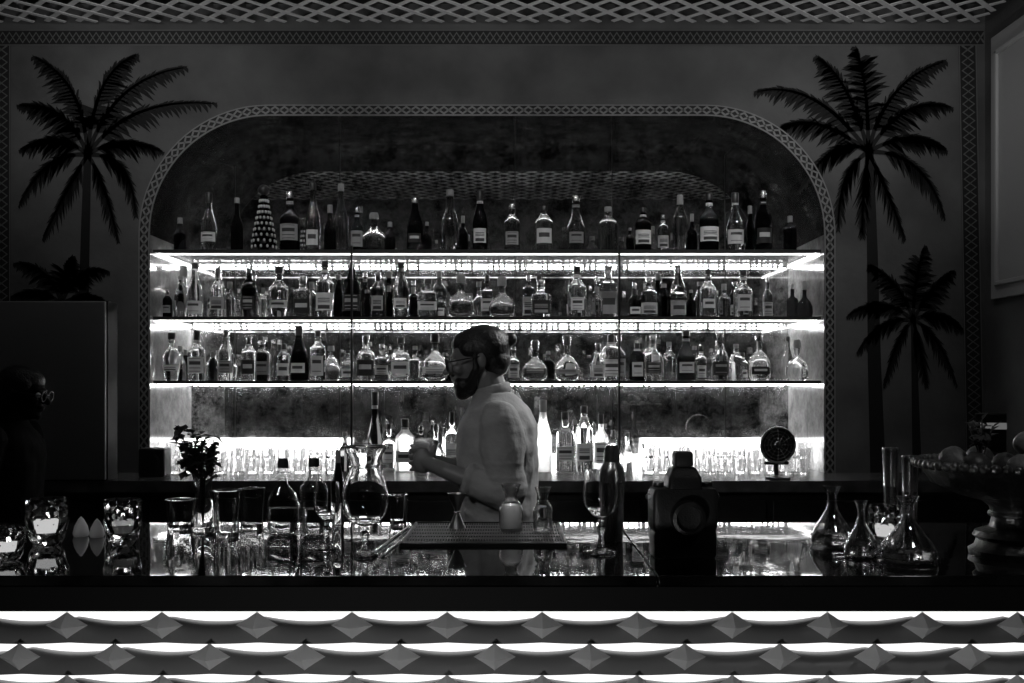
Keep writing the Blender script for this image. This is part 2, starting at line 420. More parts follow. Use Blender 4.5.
def wrap(prof,w,h,n,dy,z0,z1,half,J=4,K=14):
    g=G(); vs=[];fs=[]
    for j in range(J+1):
        zz=z0+(z1-z0)*j/J; r=rad_at(prof,zz)*w+.0009
        for k in range(K+1):
            a=-PI/2-half+2*half*k/K; sx,sy=se(a,n); vs.append((r*sx,r*sy*dy-(.0006 if dy<1 else 0),zz*h))
    for j in range(J):
        for k in range(K): fs.append((j*(K+1)+k,j*(K+1)+k+1,(j+1)*(K+1)+k+1,(j+1)*(K+1)+k))
    return g.add(vs,fs)
def bottle(x,y,z,h,w,kind,gl,lb,label,group):
    prof,capr,n,_=PROF[kind]; dy=.7 if kind=='D' else 1
    k=RB.uniform(-.07,.05)
    if kind!='T': prof=[(r,q if (q<.1 or q>.85) else q+k*min(1,q*2)) for r,q in prof]
    b=thing('bottle',label,'bottle',(x,y,z),0,group)
    zt_=prof[-1][1]
    g=G(); lathe(g,[(r*w,q*h) for r,q in prof]+[(0,zt_*h)],24,n,dy); obj('glass_body',g,GL[gl][0],b)
    if gl=='t':
        g=G(); lathe(g,[(0,.02*h),(.7*w,.02*h),(.86*w,.06*h),(.9*w,.2*h),(.86*w,.34*h),(0,.34*h)],24,n,dy); obj('liquid',g,G_MD,b)
    g=G(); c0=zt_-(.0 if kind in 'DT' else RB.choice((.03,.03,.1)))
    cm={'w':CAPB,'g':CAPS,'k':CAPS,'n':CAPW}[lb] if gl not in 'kt' else CAPB
    if kind=='D': lathe(g,[(0,c0*h+.0006),(capr*w,c0*h+.0006),(capr*w,.94*h),(capr*w*.8,h),(0,h)],16)
    elif kind=='T': ball(g,(0,0,(c0+1)/2*h),(capr*w,capr*w,(1-c0)/2*h))
    else: lathe(g,[(capr*w,c0*h),(capr*w*1.12,c0*h),(capr*w*1.12,.985*h),(capr*w,h),(0,h)],16)
    obj('stopper',g,cm,b)
    if kind=='T':
        g=G()
        for k in range(9):
            zz=.08+.085*k
            for q in range(12):
                a=2*PI*(q+.5*(k%2))/12; r=rad_at(prof,zz)*w+.0008
                ball(g,(r*math.cos(a),r*math.sin(a),zz*h),(.006,.006,.008),6)
        obj('painted_dots',g,DOTS,b)
    elif lb!='n':
        z0,z1={'R':(.12,.48),'S':(.1,.4),'Q':(.12,.5),'D':(.12,.34),'F':(.18,.42)}[kind]
        z0+=RB.uniform(-.02,.08); z1-=RB.uniform(-.02,.1); lm=LB[lb][0][RB.randrange(4)]
        obj('paper_label',wrap(prof,w,h,n,dy,z0,z1,RB.uniform(.75,1.25)),lm,b)
        if kind in 'RSF' and RB.random()<.35:
            obj('neck_label',wrap(prof,w,h,n,dy,.79,.84,1.3,1),lm,b)
    return b
def row(data,z,yf,yb,where,group,extra=0,hmax=9):
    data=sorted(data); s=[]
    if extra:
        rnd=random.Random(len(data)); lo,hi=data[0][0]+12,data[-1][0]-6
        for k in range(extra):
            px=lo+(hi-lo)*(k+rnd.uniform(.1,.9))/extra; base=316 if z>1.7 else 380
            s.append((px,base-rnd.uniform(26,46),rnd.choice((10,11,12,13,14)),rnd.choice('RRSQF'),rnd.choice('cmmd'),rnd.choice('nwgn')))
    placed=[]; out=[]
    def put(px,top,w,kind,gl,lb,ys):
        for Y in ys:
            hw=w/2*Y/F; x=min(max(wx(px,Y),xl+hw+.016),xr-hw-.016)
            if all(math.hypot(x-a,Y-b)>hw+c+.004 for a,b,c in placed):
                placed.append((x,Y,hw)); out.append((x,Y,hw,top,kind,gl,lb)); return
    for d in data: put(*d,(yf,yb,(yf+yb)/2+.01,yb+.09))
    for d in s: put(*d,(yb+.08,yb-.01,yb+.16))
    out.sort(key=lambda o:o[0]/o[1])
    for i,(x,Y,hw,top,kind,gl,lb) in enumerate(out):
        h=min(hmax,max(.08,wz(top,Y)-z))
        k=PROF[kind][3]; gn=GL[gl][1]; ln=LB[lb][1]
        if kind=='T': lab='teardrop bottle covered in white dots with ball stopper on the %s'%where.replace('on the ','')
        else: lab='%s %s bottle with %s, %s from left %s'%(k,gn,ln,ordn(i+1),where)
        bottle(x,Y,z+.0005,h,hw,kind,gl,lb,lab,group)
S1=[(180,218,12,'S','d','n'),(209,193,15,'S','c','w'),(237,198,12,'S','d','n'),(264,185,24,'T','d','w'),(290,192,20,'R','d','g'),(313,183,15,'S','m','w'),(330,205,12,'S','d','n'),(341,184,15,'S','m','n'),(357,208,12,'R','d','g'),(374,213,28,'D','m','n'),(390,222,11,'S','d','n'),(415,198,16,'S','d','k'),(427,222,9,'R','d','n'),(450,190,18,'S','m','n'),(463,216,10,'R','d','n'),(480,191,15,'S','d','w'),(512,204,16,'R','m','g'),(544,206,18,'R','c','w'),(576,196,19,'S','m','g'),(608,207,19,'R','m','n'),(630,228,8,'R','d','n'),(643,208,16,'R','d','w'),(663,215,11,'R','m','g'),(680,195,15,'S','m','n'),(692,214,10,'R','d','n'),(709,194,19,'R','d','w'),(735,193,17,'S','c','w'),(750,206,10,'S','d','n'),(763,191,18,'R','d','k'),(790,216,13,'R','d','n')]
S2=[(152,290,9,'R','d','g'),(165,266,18,'F','c','n'),(181,276,13,'S','m','n'),(195,262,17,'S','c','w'),(218,268,16,'R','c','g'),(230,282,12,'S','m','n'),(249,268,15,'R','d','k'),(263,288,9,'R','c','n'),(279,267,20,'F','m','w'),(303,276,18,'Q','c','k'),(325,261,18,'R','c','w'),(352,262,18,'R','d','k'),(367,290,11,'R','d','n'),(378,272,16,'R','m','g'),(389,286,9,'S','d','n'),(401,263,17,'S','c','w'),(413,288,9,'R','d','n'),(428,279,20,'Q','c','w'),(440,292,11,'R','m','w'),(461,275,27,'D','m','n'),(502,277,27,'D','m','n'),(541,280,20,'Q','c','k'),(577,267,19,'R','c','w'),(597,287,12,'R','m','n'),(608,266,18,'Q','c','g'),(635,290,12,'R','d','w'),(649,278,17,'R','c','g'),(664,284,13,'R','d','n'),(678,262,16,'S','c','g'),(691,290,10,'R','d','n'),(708,269,17,'R','c','w'),(724,284,13,'R','m','n'),(743,270,19,'R','c','w'),(808,281,16,'D','d','n')]
S3=[(158,333,18,'F','c','w'),(172,346,12,'S','m','n'),(197,331,18,'R','c','w'),(213,352,9,'R','d','n'),(226,330,15,'S','c','g'),(249,337,15,'R','c','k'),(262,340,18,'Q','c','g'),(284,344,14,'R','m','w'),(299,326,19,'S','d','w'),(318,331,16,'R','c','w'),(331,346,20,'D','c','n'),(348,350,14,'R','m','w'),(366,335,18,'R','c','k'),(382,344,15,'R','m','g'),(401,338,18,'Q','c','w'),(415,346,12,'R','m','n'),(435,334,26,'D','c','w'),(455,346,13,'R','d','n'),(473,338,16,'R','c','w'),(535,340,25,'D','m','k'),(567,335,25,'D','c','g'),(598,343,13,'S','c','g'),(611,335,19,'R','c','w'),(637,343,15,'R','d','w'),(653,335,18,'R','c','k'),(669,342,13,'R','m','n'),(686,331,18,'S','d','w'),(701,346,12,'R','c','w'),(720,333,17,'S','m','k'),(736,344,14,'R','c','n'),(759,335,23,'D','c','k'),(797,340,22,'D','c','n')]
S4=[(345,432,12,'R','d','n'),(375,392,16,'S','d','w'),(389,424,13,'R','m','w'),(405,419,20,'R','f','w'),(421,426,13,'R','d','g'),(436,424,17,'D','c','g'),(452,412,14,'R','c','w'),(543,400,18,'S','f','n'),(565,412,18,'Q','c','w'),(584,406,18,'R','c','w'),(601,414,15,'R','f','w'),(613,430,12,'R','m','k'),(627,433,11,'S','c','n'),(575,420,11,'S','m','n'),(594,424,11,'S','c','g'),(445,428,11,'S','m','g'),(467,420,12,'R','c','n')]
row(S1,SH[0],4.93,5.1,'on the top shelf','bottles on the top shelf')
row(S2,SH[1],4.93,5.1,'on the middle shelf','bottles on the middle shelf',24,.283)
row(S3,SH[2],4.93,5.1,'on the bottom shelf','bottles on the bottom shelf',24,.283)
row(S4,1.05,4.85,5.05,'on the back counter','bottles on the back counter')
def tumbler_mesh(r0,r1,h,seg=18,t=.0025,flute=0):
    g=G(); lathe(g,[(0,0),(r0,0),(r1,h),(r1-t,h),(r0-t,.012),(0,.012)],seg,flute=flute,nf=9); return g
for side,(a,b) in (('left',(174,338)),('right',(648,806))):
    for rw,(Y,h,r,z) in (('lower front',(4.74,.072,.034,1.0505)),('stacked upper front',(4.74,.07,.034,1.1235)),('middle',(4.92,.105,.031,1.0505)),('back',(5.12,.125,.033,1.0505))):
        n=11
        for i in range(n):
            off_=.35 if rw=='middle' else 0
            px=a+(b-a)*(i+off_+(random.uniform(-.1,.1) if z<1.1 and rw!='lower front' else 0))/(n-.6)
            up=random.random()<.5; r0,r1=(r*.78,r) if up else (r,r*.85)
            hh=h if 'front' in rw else h*random.uniform(.85,1.08)
            if 'upper' in rw and i in (3,7,8): continue
            o=obj('drinking_glass',tumbler_mesh(r0,r1,hh),G_CL if 'front' in rw else TGB); o.location=(wx(px,Y),Y,z)
            tag(o,'clear glass, %s from left in %s row, %s end of back counter'%(ordn(i+1),rw,side),'glass','glasses at the %s end of the back counter'%side)
t=thing('wall_cabinet','plain dark grey cabinet standing at the far left of back counter','cabinet',(0,0,1.05))
Yc=4.36; x0,x1=XL+.05,wx(105,Yc); zc=wz(300,Yc)-1.05
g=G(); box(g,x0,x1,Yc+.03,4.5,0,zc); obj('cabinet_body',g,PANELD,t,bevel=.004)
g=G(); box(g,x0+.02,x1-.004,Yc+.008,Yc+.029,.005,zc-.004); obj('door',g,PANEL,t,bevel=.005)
t=thing('speaker_box','small black speaker beside the cabinet on the back counter','speaker',(wx(155,4.6),4.6,1.051))
g=G(); box(g,-.06,.06,-.05,.05,0,.13); obj('case',g,BLACK,t,bevel=.008)
g=G(); lathe(g,[(.0,0),(.04,0),(.045,.006),(.03,.01),(0,.004)],20,M=T(0,-.051,.065,rx=PI/2)); obj('grille',g,BLACK,t)
t=thing('till_terminal','dark till screen glowing at far right of the back counter','screen',(wx(1008,4.6),4.6,1.051),-.25)
g=G(); lathe(g,[(0,0),(.08,0),(.08,.012),(.02,.02),(.018,.12),(0,.12)],20); obj('stand',g,BLACK,t)
g=G(); box(g,-.14,.14,-.012,.012,.11,.29); obj('screen_case',g,BLACK,t,bevel=.006)
g=G(); box(g,-.12,.12,-.0145,-.0125,.215,.245); obj('display',g,emis('display',.12),t)
# ---------------------------------------------------------------- bar counter
bar=thing('bar_counter','long dark bar with glossy top and lit scalloped tile front','bar counter',(0,0,0))
BX0,BX1=-2.5,XR-.01; YF=1.94; YR=2.69; ZB=1.1
g=G(); box(g,BX0,wx(634,2.3),YF,YR,ZB-.02,ZB); obj('bar_top',g,TOP,bar,bevel=.002)
g=G(); box(g,wx(634,2.3)+.003,BX1,YF,YR,ZB-.02,ZB); obj('bar_top',g,TOP,bar,bevel=.002)
g=G(); box(g,BX0,BX1,YF-.004,YR,wz(611,YF),ZB-.021); obj('edge_board',g,FASC,bar)
g=G(); box(g,BX0,BX1,2.07,2.6,.08,wz(611,YF)-.001); obj('bar_body',g,DARK,bar)
g=G(); box(g,BX0,BX1,2.1,2.5,0,.08); obj('plinth',g,BLACK,bar)
pitch=.0625; per=.1885; zt0=wz(612,2.045)
for i in range(5):
    zr=zt0-pitch*i; ph=0 if i%2==0 else .5
    xs0=wx(75,2.02)+ph*per
    g=G(); box(g,BX0,BX1,2.045,2.055,zr-.03,zr+.002); obj('light_strip',g,LEDB,bar)
    g=G(); n=560; U=12; vs=[];fs=[]
    for a in range(n+1):
        x=BX0+(BX1-BX0)*a/n; q=((x-xs0)/per)%1.0
        sn=math.sin(PI*q); cus=1-sn; ztop=zr-.018+.010*cus**1.1
        zbot=zr-pitch+.0125-.003*sn
        for u in range(U+1):
            s=u/U; y=2.043-.047*s**.7-.004*sn*math.sin(PI*s)
            vs.append((x,y,ztop+(zbot-ztop)*s**1.9))
        vs.append((x,2.04,zbot-.004))
    W=U+2
    for a in range(n):
        for u in range(U+1): k=a*W+u; fs.append((k,k+1,k+W+1,k+W))
    g.add(vs,fs); obj('scalloped_tile_row',g,TILE,bar)
    if i<4:
        k0=math.ceil((-1.2-xs0)/per); k1=math.floor((1.2-xs0)/per)
        for k in range(k0,k1+1):
            g=G(); x=xs0+k*per; z=wz(625,1.985)-pitch*i; vs=[(0,-.03,0),(0,.045,0)];fs=[];m=32
            for a in range(m):
                th=2*PI*a/m; vs.append((.042*math.copysign(abs(math.cos(th))**2.1,math.cos(th)),0,.027*math.copysign(abs(math.sin(th))**2.1,math.sin(th))))
            for a in range(m): fs.append((0,2+a,2+(a+1)%m)); fs.append((1,2+(a+1)%m,2+a))
            g.add(vs,fs); obj('star_stud',g,STUD,bar,flat=True,loc=(x,1.983,z))
g=G(); box(g,BX0,BX1,2.02,2.058,.08,zt0-pitch*5-.004); obj('lower_panel',g,DARK,bar)
# ---------------------------------------------------------------- things on the bar
def at(px,py): 
    Y=369/(py-385); return wx(px,Y),Y,ZB+.0006
def H(p1,p0,Y): return (p0-p1)*Y/F
def votive(px,py,h,w,label,lit):
    x,y,z=at(px,py); t=thing('candle_glass',label,'candle holder',(x,y,z),.2,'faceted candle glasses'); hh=h*y/F; r=w/2*y/F
    g=G(); n=9
    outer=[(.6,0),(.8,.14),(.86,.3),(1,.5),(.95,.74),(.99,.86),(.93,1)]
    vs=[(0,0,0)];rings=[]
    for i,(a,b) in enumerate(outer):
        rings.append(len(vs))
        for k in range(n): th=2*PI*(k+.5*(i%2))/n; vs.append((r*a*math.cos(th),r*a*math.sin(th),hh*b))
    inner=[(.84,1),(.8,.6),(.55,.25)]
    for i,(a,b) in enumerate(inner):
        rings.append(len(vs))
        for k in range(n): th=2*PI*k/n; vs.append((r*a*math.cos(th),r*a*math.sin(th),hh*b))
    fs=[(0,rings[0]+(k+1)%n,rings[0]+k) for k in range(n)]
    for i in range(6):
        A,B=rings[i],rings[i+1]
        for k in range(n):
            k2=(k+1)%n
            if i%2==0: fs+=[(A+k,A+k2,B+k),(A+k2,B+k2,B+k)]
            else: fs+=[(A+k,B+k2,B+k),(A+k,A+k2,B+k2)]
    for i in range(6,9):
        A,B=rings[i],rings[i+1]
        for k in range(n): k2=(k+1)%n; fs.append((A+k,A+k2,B+k2,B+k))
    vs.append((0,0,hh*.2)); c=len(vs)-1; fs+=[(rings[9]+k,rings[9]+(k+1)%n,c) for k in range(n)]
    g.add(vs,fs); obj('faceted_glass',g,G_CL,t,flat=True)
    g=G(); lathe(g,[(0,hh*.26),(r*.42,hh*.27),(r*.5,hh*.45),(0,hh*.45)],14); obj('wax',g,WAXG if lit else WAX,t)
    g=G(); lathe(g,[(0,hh*.47),(.005,hh*.52),(.0035,hh*.6),(0,hh*.7)],10); obj('flame',g,FLAME,t)
votive(8,560,34,34,'glowing candle glass cut by the left edge of photo',True)
votive(47,545,47,42,'large faceted candle glass with lit candle near left end of bar',True)
votive(123,545,46,38,'faceted glass beside the white ornaments, left of the plant glass',False)
votive(884,547,42,34,'faceted candle glass glowing between the flasks',True)
for px,py,r,h,lab in ((81,536,8,20,'small white pointed stone next to the lit candle glass'),(97,537,7.5,19,'small white pointed stone beside the second faceted glass')):
    x,y,z=at(px,py); g=G(); rr=r*y/F; hh=h*y/F
    lathe(g,[(0,0),(rr*.85,0),(rr,hh*.15),(rr*.8,hh*.5),(rr*.35,hh*.85),(0,hh)],16)
    o=obj('white_stone',g,WAX); o.location=(x,y,z); tag(o,lab,'ornament','white ornaments')
for i,(px,py,top,w,lab) in enumerate(((180,528,499,28,'short clear tumbler left of the plant glass'),(227,536,490,27,'ribbed clear tumbler right of the plant glass'),(252,528,488,26,'clear tumbler next to the squat bottle'),(398,524,494,20,'small clear tumbler at back left corner of the bar mat'))):
    x,y,z=at(px,py); o=obj('drinking_glass',tumbler_mesh(w*.42*y/F,w/2*y/F,(py-top)*y/F,36,.0035,.03),G_CL); o.location=(x,y,z); tag(o,lab,'glass','tumblers on the bar')
x,y,z=at(203,531); t=thing('plant_vase','dark leafy sprig standing in a clear glass vase','plant',(x,y,z))
g=G(); lathe(g,[(0,0),(.026,0),(.03,.01),(.024,.07),(.018,.1),(.028,.15),(.0255,.15),(.0155,.1),(.0215,.07),(.026,.012),(0,.01)],24); obj('vase',g,G_CL,t)
rnd=random.Random(3); gs=G(); gl=G()
for k in range(22):
    a=rnd.uniform(0,2*PI); L=rnd.uniform(.01,.062); e=(L*math.cos(a)-.014,L*math.sin(a)*.7,rnd.uniform(.155,.255))
    limb(gs,[(0,0,.02),(e[0]*.2,e[1]*.2,.13),e],[.002,.002,.0015],6)
    for q in range(11):
        b=rnd.uniform(0,2*PI); ll=rnd.uniform(.022,.036); el=rnd.uniform(-.8,.9)
        M=T(e[0],e[1],e[2]+rnd.uniform(-.03,.015),rz=b,ry=el)
        gl.add([(0,0,0),(ll*.45,ll*.36,.003),(ll,0,-.002),(ll*.45,-ll*.36,.003)],[(0,1,2,3)],M)
obj('stems',gs,LEAF,t); obj('leaves',gl,LEAF,t,flat=True)
for px,py,top,w,kind,gl_,lab in ((283,533,458,33,'D','t','squat wide glass bottle part full of spirit, left of round one'),(314,534,458,28,'R','t','round glass bottle part full of spirit behind stemmed glass'),(338,524,450,12,'S','m','slender tinted bottle behind the large stemmed goblet')):
    x,y,z=at(px,py); bottle(x,y,z,H(top,py,y),w/2*y/F,kind,gl_,'n',lab,'bottles on the bar')
def stemglass(name,px,py,top,w,label,kind,cat='glass'):
    x,y,z=at(px,py); h=H(top,py,y); r=w/2*y/F; t=thing(name,label,cat,(x,y,z),0)
    if kind=='goblet':
        o=[(r*.2,.28),(r*.62,.31),(r*.92,.38),(r*1.06,.48),(r*1.06,.56),(r*.96,.66),(r*.74,.76),(r*.66,.82),(r*.76,.91),(r*1.0,1)]; sr=.62
    else:
        o=[(.12*r,.42),(r*.5,.46),(r*.92,.58),(r,.72),(r*.88,1)]; sr=.8
    prof=[(rr,q*h) for rr,q in o]; sb=prof[0][1]; th=.0018
    inner=[(rr-th,q) for rr,q in reversed(prof[1:])]
    g=G(); lathe(g,[(0,sb-.002)]+prof+inner+[(0,sb+.009)],48)
    obj('bowl',g,G_CL,t)
    if kind=='goblet':
        g=G(); torus(g,(0,0,h+.0015),r-.0012,.0022,'Z',48,8); obj('rim',g,METAL,t)
        g=G(); torus(g,(0,0,.82*h),r*.66+.0018,.0018,'Z',48,8); obj('neck_band',g,G_CL,t)
    g=G(); lathe(g,[(0,0),(r*sr,0),(r*sr*.97,.004),(.01,.012),(.0055,sb*.5),(.011,sb*.7),(.006,sb*.85),(.008,sb-.0025),(0,sb-.0025)],24); obj('stem',g,G_CL,t)
    return t,h,r
stemglass('goblet',365,556,447,44,'large round stemmed goblet with flared rim left of the bar mat','goblet')
stemglass('wine_glass',327,549,482,27,'stemmed glass in front of the round spirit bottle','wine')
stemglass('wine_glass',601,553,470,36,'stemmed goblet in front of the steel cocktail shaker','wine')
for i,(a,b) in enumerate((((374,553),(409,527)),((383,556),(415,530)))):
    A=at(*a);B=at(*b); g=G(); limb(g,[(A[0],A[1],ZB+.0035),(B[0],B[1],ZB+.0035)],[.0025,.0025],8); ball(g,(A[0],A[1],ZB+.0045),(.006,.009,.004))
    tag(obj('bar_spoon',g,METAL),('steel bar spoon nearest the large goblet','steel bar spoon nearest the ribbed bar mat')[i],'spoon','spoons by the mat')
g=G(); mx0,mx1=wx(400,2.29),wx(567,2.29); my0,my1=2.29,2.655
box(g,mx0,mx1,my0,my1,0,.002)
nr=58
for k in range(nr):
    x=mx0+.008+k*(mx1-mx0-.016)/(nr-1); box(g,x-.0016,x+.0016,my0+.012,my1-.012,.002,.005)
for k in range(7):
    y=my0+.02+k*(my1-my0-.04)/6; box(g,mx0+.006,mx1-.006,y-.002,y+.002,.002,.0048)
box(g,mx0,mx1,my0,my0+.006,.002,.007); box(g,mx0,mx1,my1-.006,my1,.002,.007); box(g,mx0,mx0+.006,my0,my1,.002,.007); box(g,mx1-.006,mx1,my0,my1,.002,.007)
o=obj('bar_mat',g,MATTE,flat=True,loc=(0,0,ZB+.0004)); tag(o,'black ribbed rubber bar mat in front of the bartender','bar mat')
zm=ZB+.0058
Y=2.55; x=wx(457,Y); t=thing('jigger','steel hourglass jigger at left end of the bar mat','jigger',(x,Y,zm))
g=G(); lathe(g,[(0,.002),(.018,0),(.022,.0),(.006,.038),(.005,.042),(.024,.088),(.0225,.088),(.004,.046),(0,.044)],24); obj('cups',g,mat('jigger_steel',.3,.3,1),t)
g=G(); torus(g,(0,0,.04),.007,.002); obj('collar',g,DMETAL,t)
for px,top,w,lab,m in ((511,484,24,'round carafe of milky liquid on bar mat beside small carafe',MILK),(543,487,20,'small clear carafe at right end of the bar mat',None)):
    Y=2.5; x=wx(px,Y); h=wz(top,Y)-zm; r=w/2*Y/F
    t=thing('carafe',lab,'carafe',(x,Y,zm),0,'small carafes on the bar mat')
    p=[(r*.85,0),(r,.06),(r,.46),(r*.8,.58),(r*.5,.68),(r*.5,.76),(r*.85,1)]
    g=G(); lathe(g,[(0,0)]+[(a,b*h) for a,b in p]+[(a-.002,b*h) for a,b in reversed(p[1:])]+[(0,.05*h)],24); obj('glass_body',g,TGF if m is None else TG,t)
    g=G(); lathe(g,[(0,.06*h),(r-.003,.07*h),(r-.003,.46*h),(r*.75,.56*h),(0,.56*h)],24); obj('liquid',g,m or G_CL,t)
x,y,z=at(612,541); h=H(445,541,y); r=.031; t=thing('cocktail_shaker','steel three-piece cocktail shaker behind the goblet','shaker',(x,y,z))
g=G(); lathe(g,[(0,0),(r*.78,0),(r*.82,.004),(r,h*.6),(r*1.03,h*.62),(0,h*.62)],28); obj('tin',g,METAL,t)
g=G(); lathe(g,[(0,h*.621),(r*1.04,h*.621),(r*1.04,h*.67),(r*.9,h*.76),(r*.6,h*.83),(0,h*.83)],28); obj('strainer_lid',g,METAL,t)
g=G(); lathe(g,[(0,h*.831),(r*.62,h*.831),(r*.62,h*.93),(r*.5,h),(0,h)],28); obj('cap',g,METAL,t)
for i,(px,lab) in enumerate(((893,'tall steel shaker tin, left one behind the flasks'),(909,'tall steel shaker tin, right one behind the flasks'))):
    Y=(2.62,2.55)[i]; g=G(); r=.0185; h=(.205,.19)[i]
    lathe(g,[(0,0),(r*.8,0),(r*.85,.004),(r*1.0,h*.5),(r*1.03,h*.51),(r*1.0,h*.53),(r*1.12,h*.96),(r*1.18,h*.97),(r*1.16,h),(r*1.08,h),(r*.8,.01),(0,.008)],24)
    o=obj('shaker_tin',g,METAL,loc=(wx(px+(i*3-2),Y),Y,ZB+.0006)); tag(o,lab,'shaker','shaker tins')
x,y,z=at(685,558); y+=.03; t=thing('camera','black boxy camera with viewfinder hump standing on bar','camera',(x,y,z),.06)
g=G(); lathe(g,[(0,0),(.064,0),(.067,.004),(.068,.05),(.066,.056),(.07,.066),(.071,.135),(.066,.147),(.058,.15),(0,.15)],56,12,.5); obj('body',g,CAMB,t)
g=G(); lathe(g,[(0,.148),(.037,.148),(.036,.17),(.026,.19),(.02,.194),(0,.194)],40,9,.9); obj('viewfinder_hump',g,CAMB,t)
g=G(); lathe(g,[(0,.193),(.017,.193),(.02,.197),(.02,.22),(.017,.226),(0,.226)],32,7); obj('hot_shoe_cover',g,MATTE,t)
g=G(); lathe(g,[(0,0),(.036,0),(.038,.02),(.035,.03),(.028,.032),(.026,.02),(0,.018)],32,M=T(0,-.034,.088,rx=PI/2)); obj('lens_mount',g,CAMB,t)
for s in (-1,1):
    g=G(); lathe(g,[(0,0),(.012,0),(.012,.009),(.009,.011),(0,.011)],16,M=T(s*.053,0,.15)); obj('dial',g,DMETAL,t)
    g=G(); torus(g,(s*.074,0,.128),.006,.0015,'Y',14,6); obj('strap_lug',g,METAL,t)
Y=4.47; x=wx(778,Y); zc=wz(445,Y)-1.051; t=thing('desk_fan','small round dark fan on a short stand before the right glasses','fan',(x,Y,1.051),.1)
Rf=.078
g=G(); torus(g,(0,0,zc),Rf,.006,'Y',36,8)
for rr in (.062,.047,.032): torus(g,(0,-.002,zc),rr,.0016,'Y',32,6)
for k in range(12):
    a=2*PI*k/12; limb(g,[(.02*math.cos(a),-.003,zc+.02*math.sin(a)),(Rf*math.cos(a),0,zc+Rf*math.sin(a))],[.0014,.0014],6)
obj('cage',g,METAL,t)
g=G(); lathe(g,[(0,0),(Rf,0),(Rf*.98,.02),(.05,.045),(0,.05)],36,M=T(0,.004,zc,rx=-PI/2)); obj('housing',g,BLACK,t)
g=G()
for k in range(5):
    M=T(0,.001,zc)@Matrix.Rotation(2*PI*k/5,4,'Y')
    g.add([(0,0,0),(.02,-.001,.065),(-.03,.002,.058),(-.015,.001,.01)],[(0,1,2,3)],M)
obj('blades',g,MATTE,t,flat=True)
g=G(); ball(g,(0,-.002,zc),(.018,.006,.018)); obj('hub',g,DMETAL,t)
g=G(); limb(g,[(0,.03,zc-Rf*.8),(0,.02,.012)],[.012,.01],10); limb(g,[(-.05,.02,zc-Rf-.004),(.05,.02,zc-Rf-.004)],[.008,.008],10); obj('stand',g,BLACK,t)
g=G(); lathe(g,[(0,0),(.055,0),(.055,.008),(.02,.016),(0,.017)],24); obj('base',g,BLACK,t)
def flask(px,py,top,w,label):
    x,y,z=at(px,py); h=H(top,py,y); r=w/2*y/F; t=thing('flask',label,'flask',(x,y,z),0,'conical glass flasks')
    p=[(r*.85,0),(r,.05),(r,.14),(r*.86,.27),(r*.52,.45),(r*.28,.6),(r*.22,.7),(r*.22,.86),(r*.4,1)]
    g=G(); lathe(g,[(0,0)]+[(a,b*h) for a,b in p]+[(a-.002,b*h) for a,b in reversed(p[1:])]+[(0,.03*h)],32); obj('glass_body',g,TGF,t)
    g=G(); lathe(g,[(0,.04*h),(r*.9,.06*h),(r*.95,.14*h),(r*.86,.22*h),(0,.22*h)],32); obj('liquid',g,G_CL,t)
flask(832,545,486,44,'wide based conical flask, left one near the black camera')
flask(861,556,500,34,'narrow conical flask in the middle of the three')
flask(908,560,496,56,'largest conical flask, next to the silver fruit bowl')
bx,by=wx(1014,2.17),2.17
t=thing('fruit_bowl','large silver footed bowl of fruit at right end of bar','bowl',(bx,by,ZB+.0006))
rim=wz(465,by)-ZB
g=G(); lathe(g,[(0,0),(.09,0),(.092,.012),(.08,.02),(.075,.034),(.083,.042),(.078,.052),(.05,.062),(.044,.085),(.05,.105),(.065,.118),(.11,.13),(.165,.156),(.188,rim-.01),(.2,rim),(.198,rim+.006),(.18,rim-.004),(.155,.166),(.09,.146),(0,.14)],96,flute=.025,fz=(.12,rim-.02),nf=24); obj('bowl_body',g,SILVER,t)
g=G()
for k in range(60):
    a=2*PI*k/60; ball(g,(.199*math.cos(a),.199*math.sin(a),rim+.002),.0105,8)
obj('beaded_rim',g,SILVER,t)
g=G(); torus(g,(0,0,.09),.046,.007,'Z',40,8); obj('stem_ring',g,SILVER,t)
fr=[(-.105,-.05,.2,.031,FR2,'dark lime at left front of the silver bowl'),(-.035,-.1,.198,.032,FR1,'pale lemon at the front of the silver bowl'),(.045,-.095,.2,.033,FR2,'dark lime at right front of the silver bowl'),(-.118,.03,.205,.034,FR1,'pale lemon at the left side of silver bowl'),(-.03,-.02,.198,.03,FR2,'dark lime in the middle of the silver bowl'),(.045,-.01,.2,.034,FR1,'pale lemon in the middle of the silver bowl'),(-.0,-.06,.246,.031,FR1,'pale lemon on top of the fruit heap'),(.08,.07,.198,.034,FR1,'pale lemon at the back of the fruit heap'),(-.04,.075,.205,.033,FR2,'dark lime at the back left of the heap'),(.06,-.05,.256,.029,FR2,'dark lime on top right of the fruit heap')]
for dx,dy,dz,r,m,lab in fr:
    Mr=T(0,0,0,rz=random.uniform(0,6),rx=PI/2)@Matrix.Scale(r*.92,4)
    g=G(); lathe(g,[(0,-1.14),(.16,-1.08),(.5,-.9),(.85,-.5),(1,0),(.85,.5),(.5,.9),(.16,1.08),(0,1.15)],20,M=Mr)
    f=thing('lemon' if m is FR1 else 'lime',lab,'fruit',(bx+dx,by+dy,ZB+dz),0,'citrus in the silver bowl')
    obj('peel',g,m,f); g=G(); ball(g,tuple(Mr@Vector((0,0,1.13))),(.004,.004,.004)); obj('stem_end',g,LEAF,f)
rnd=random.Random(11)
t=thing('mint_sprig','dark leafy sprig poking up from left side of bowl','plant',(bx-.085,by-.03,ZB+.21))
g=G(); gs=G()
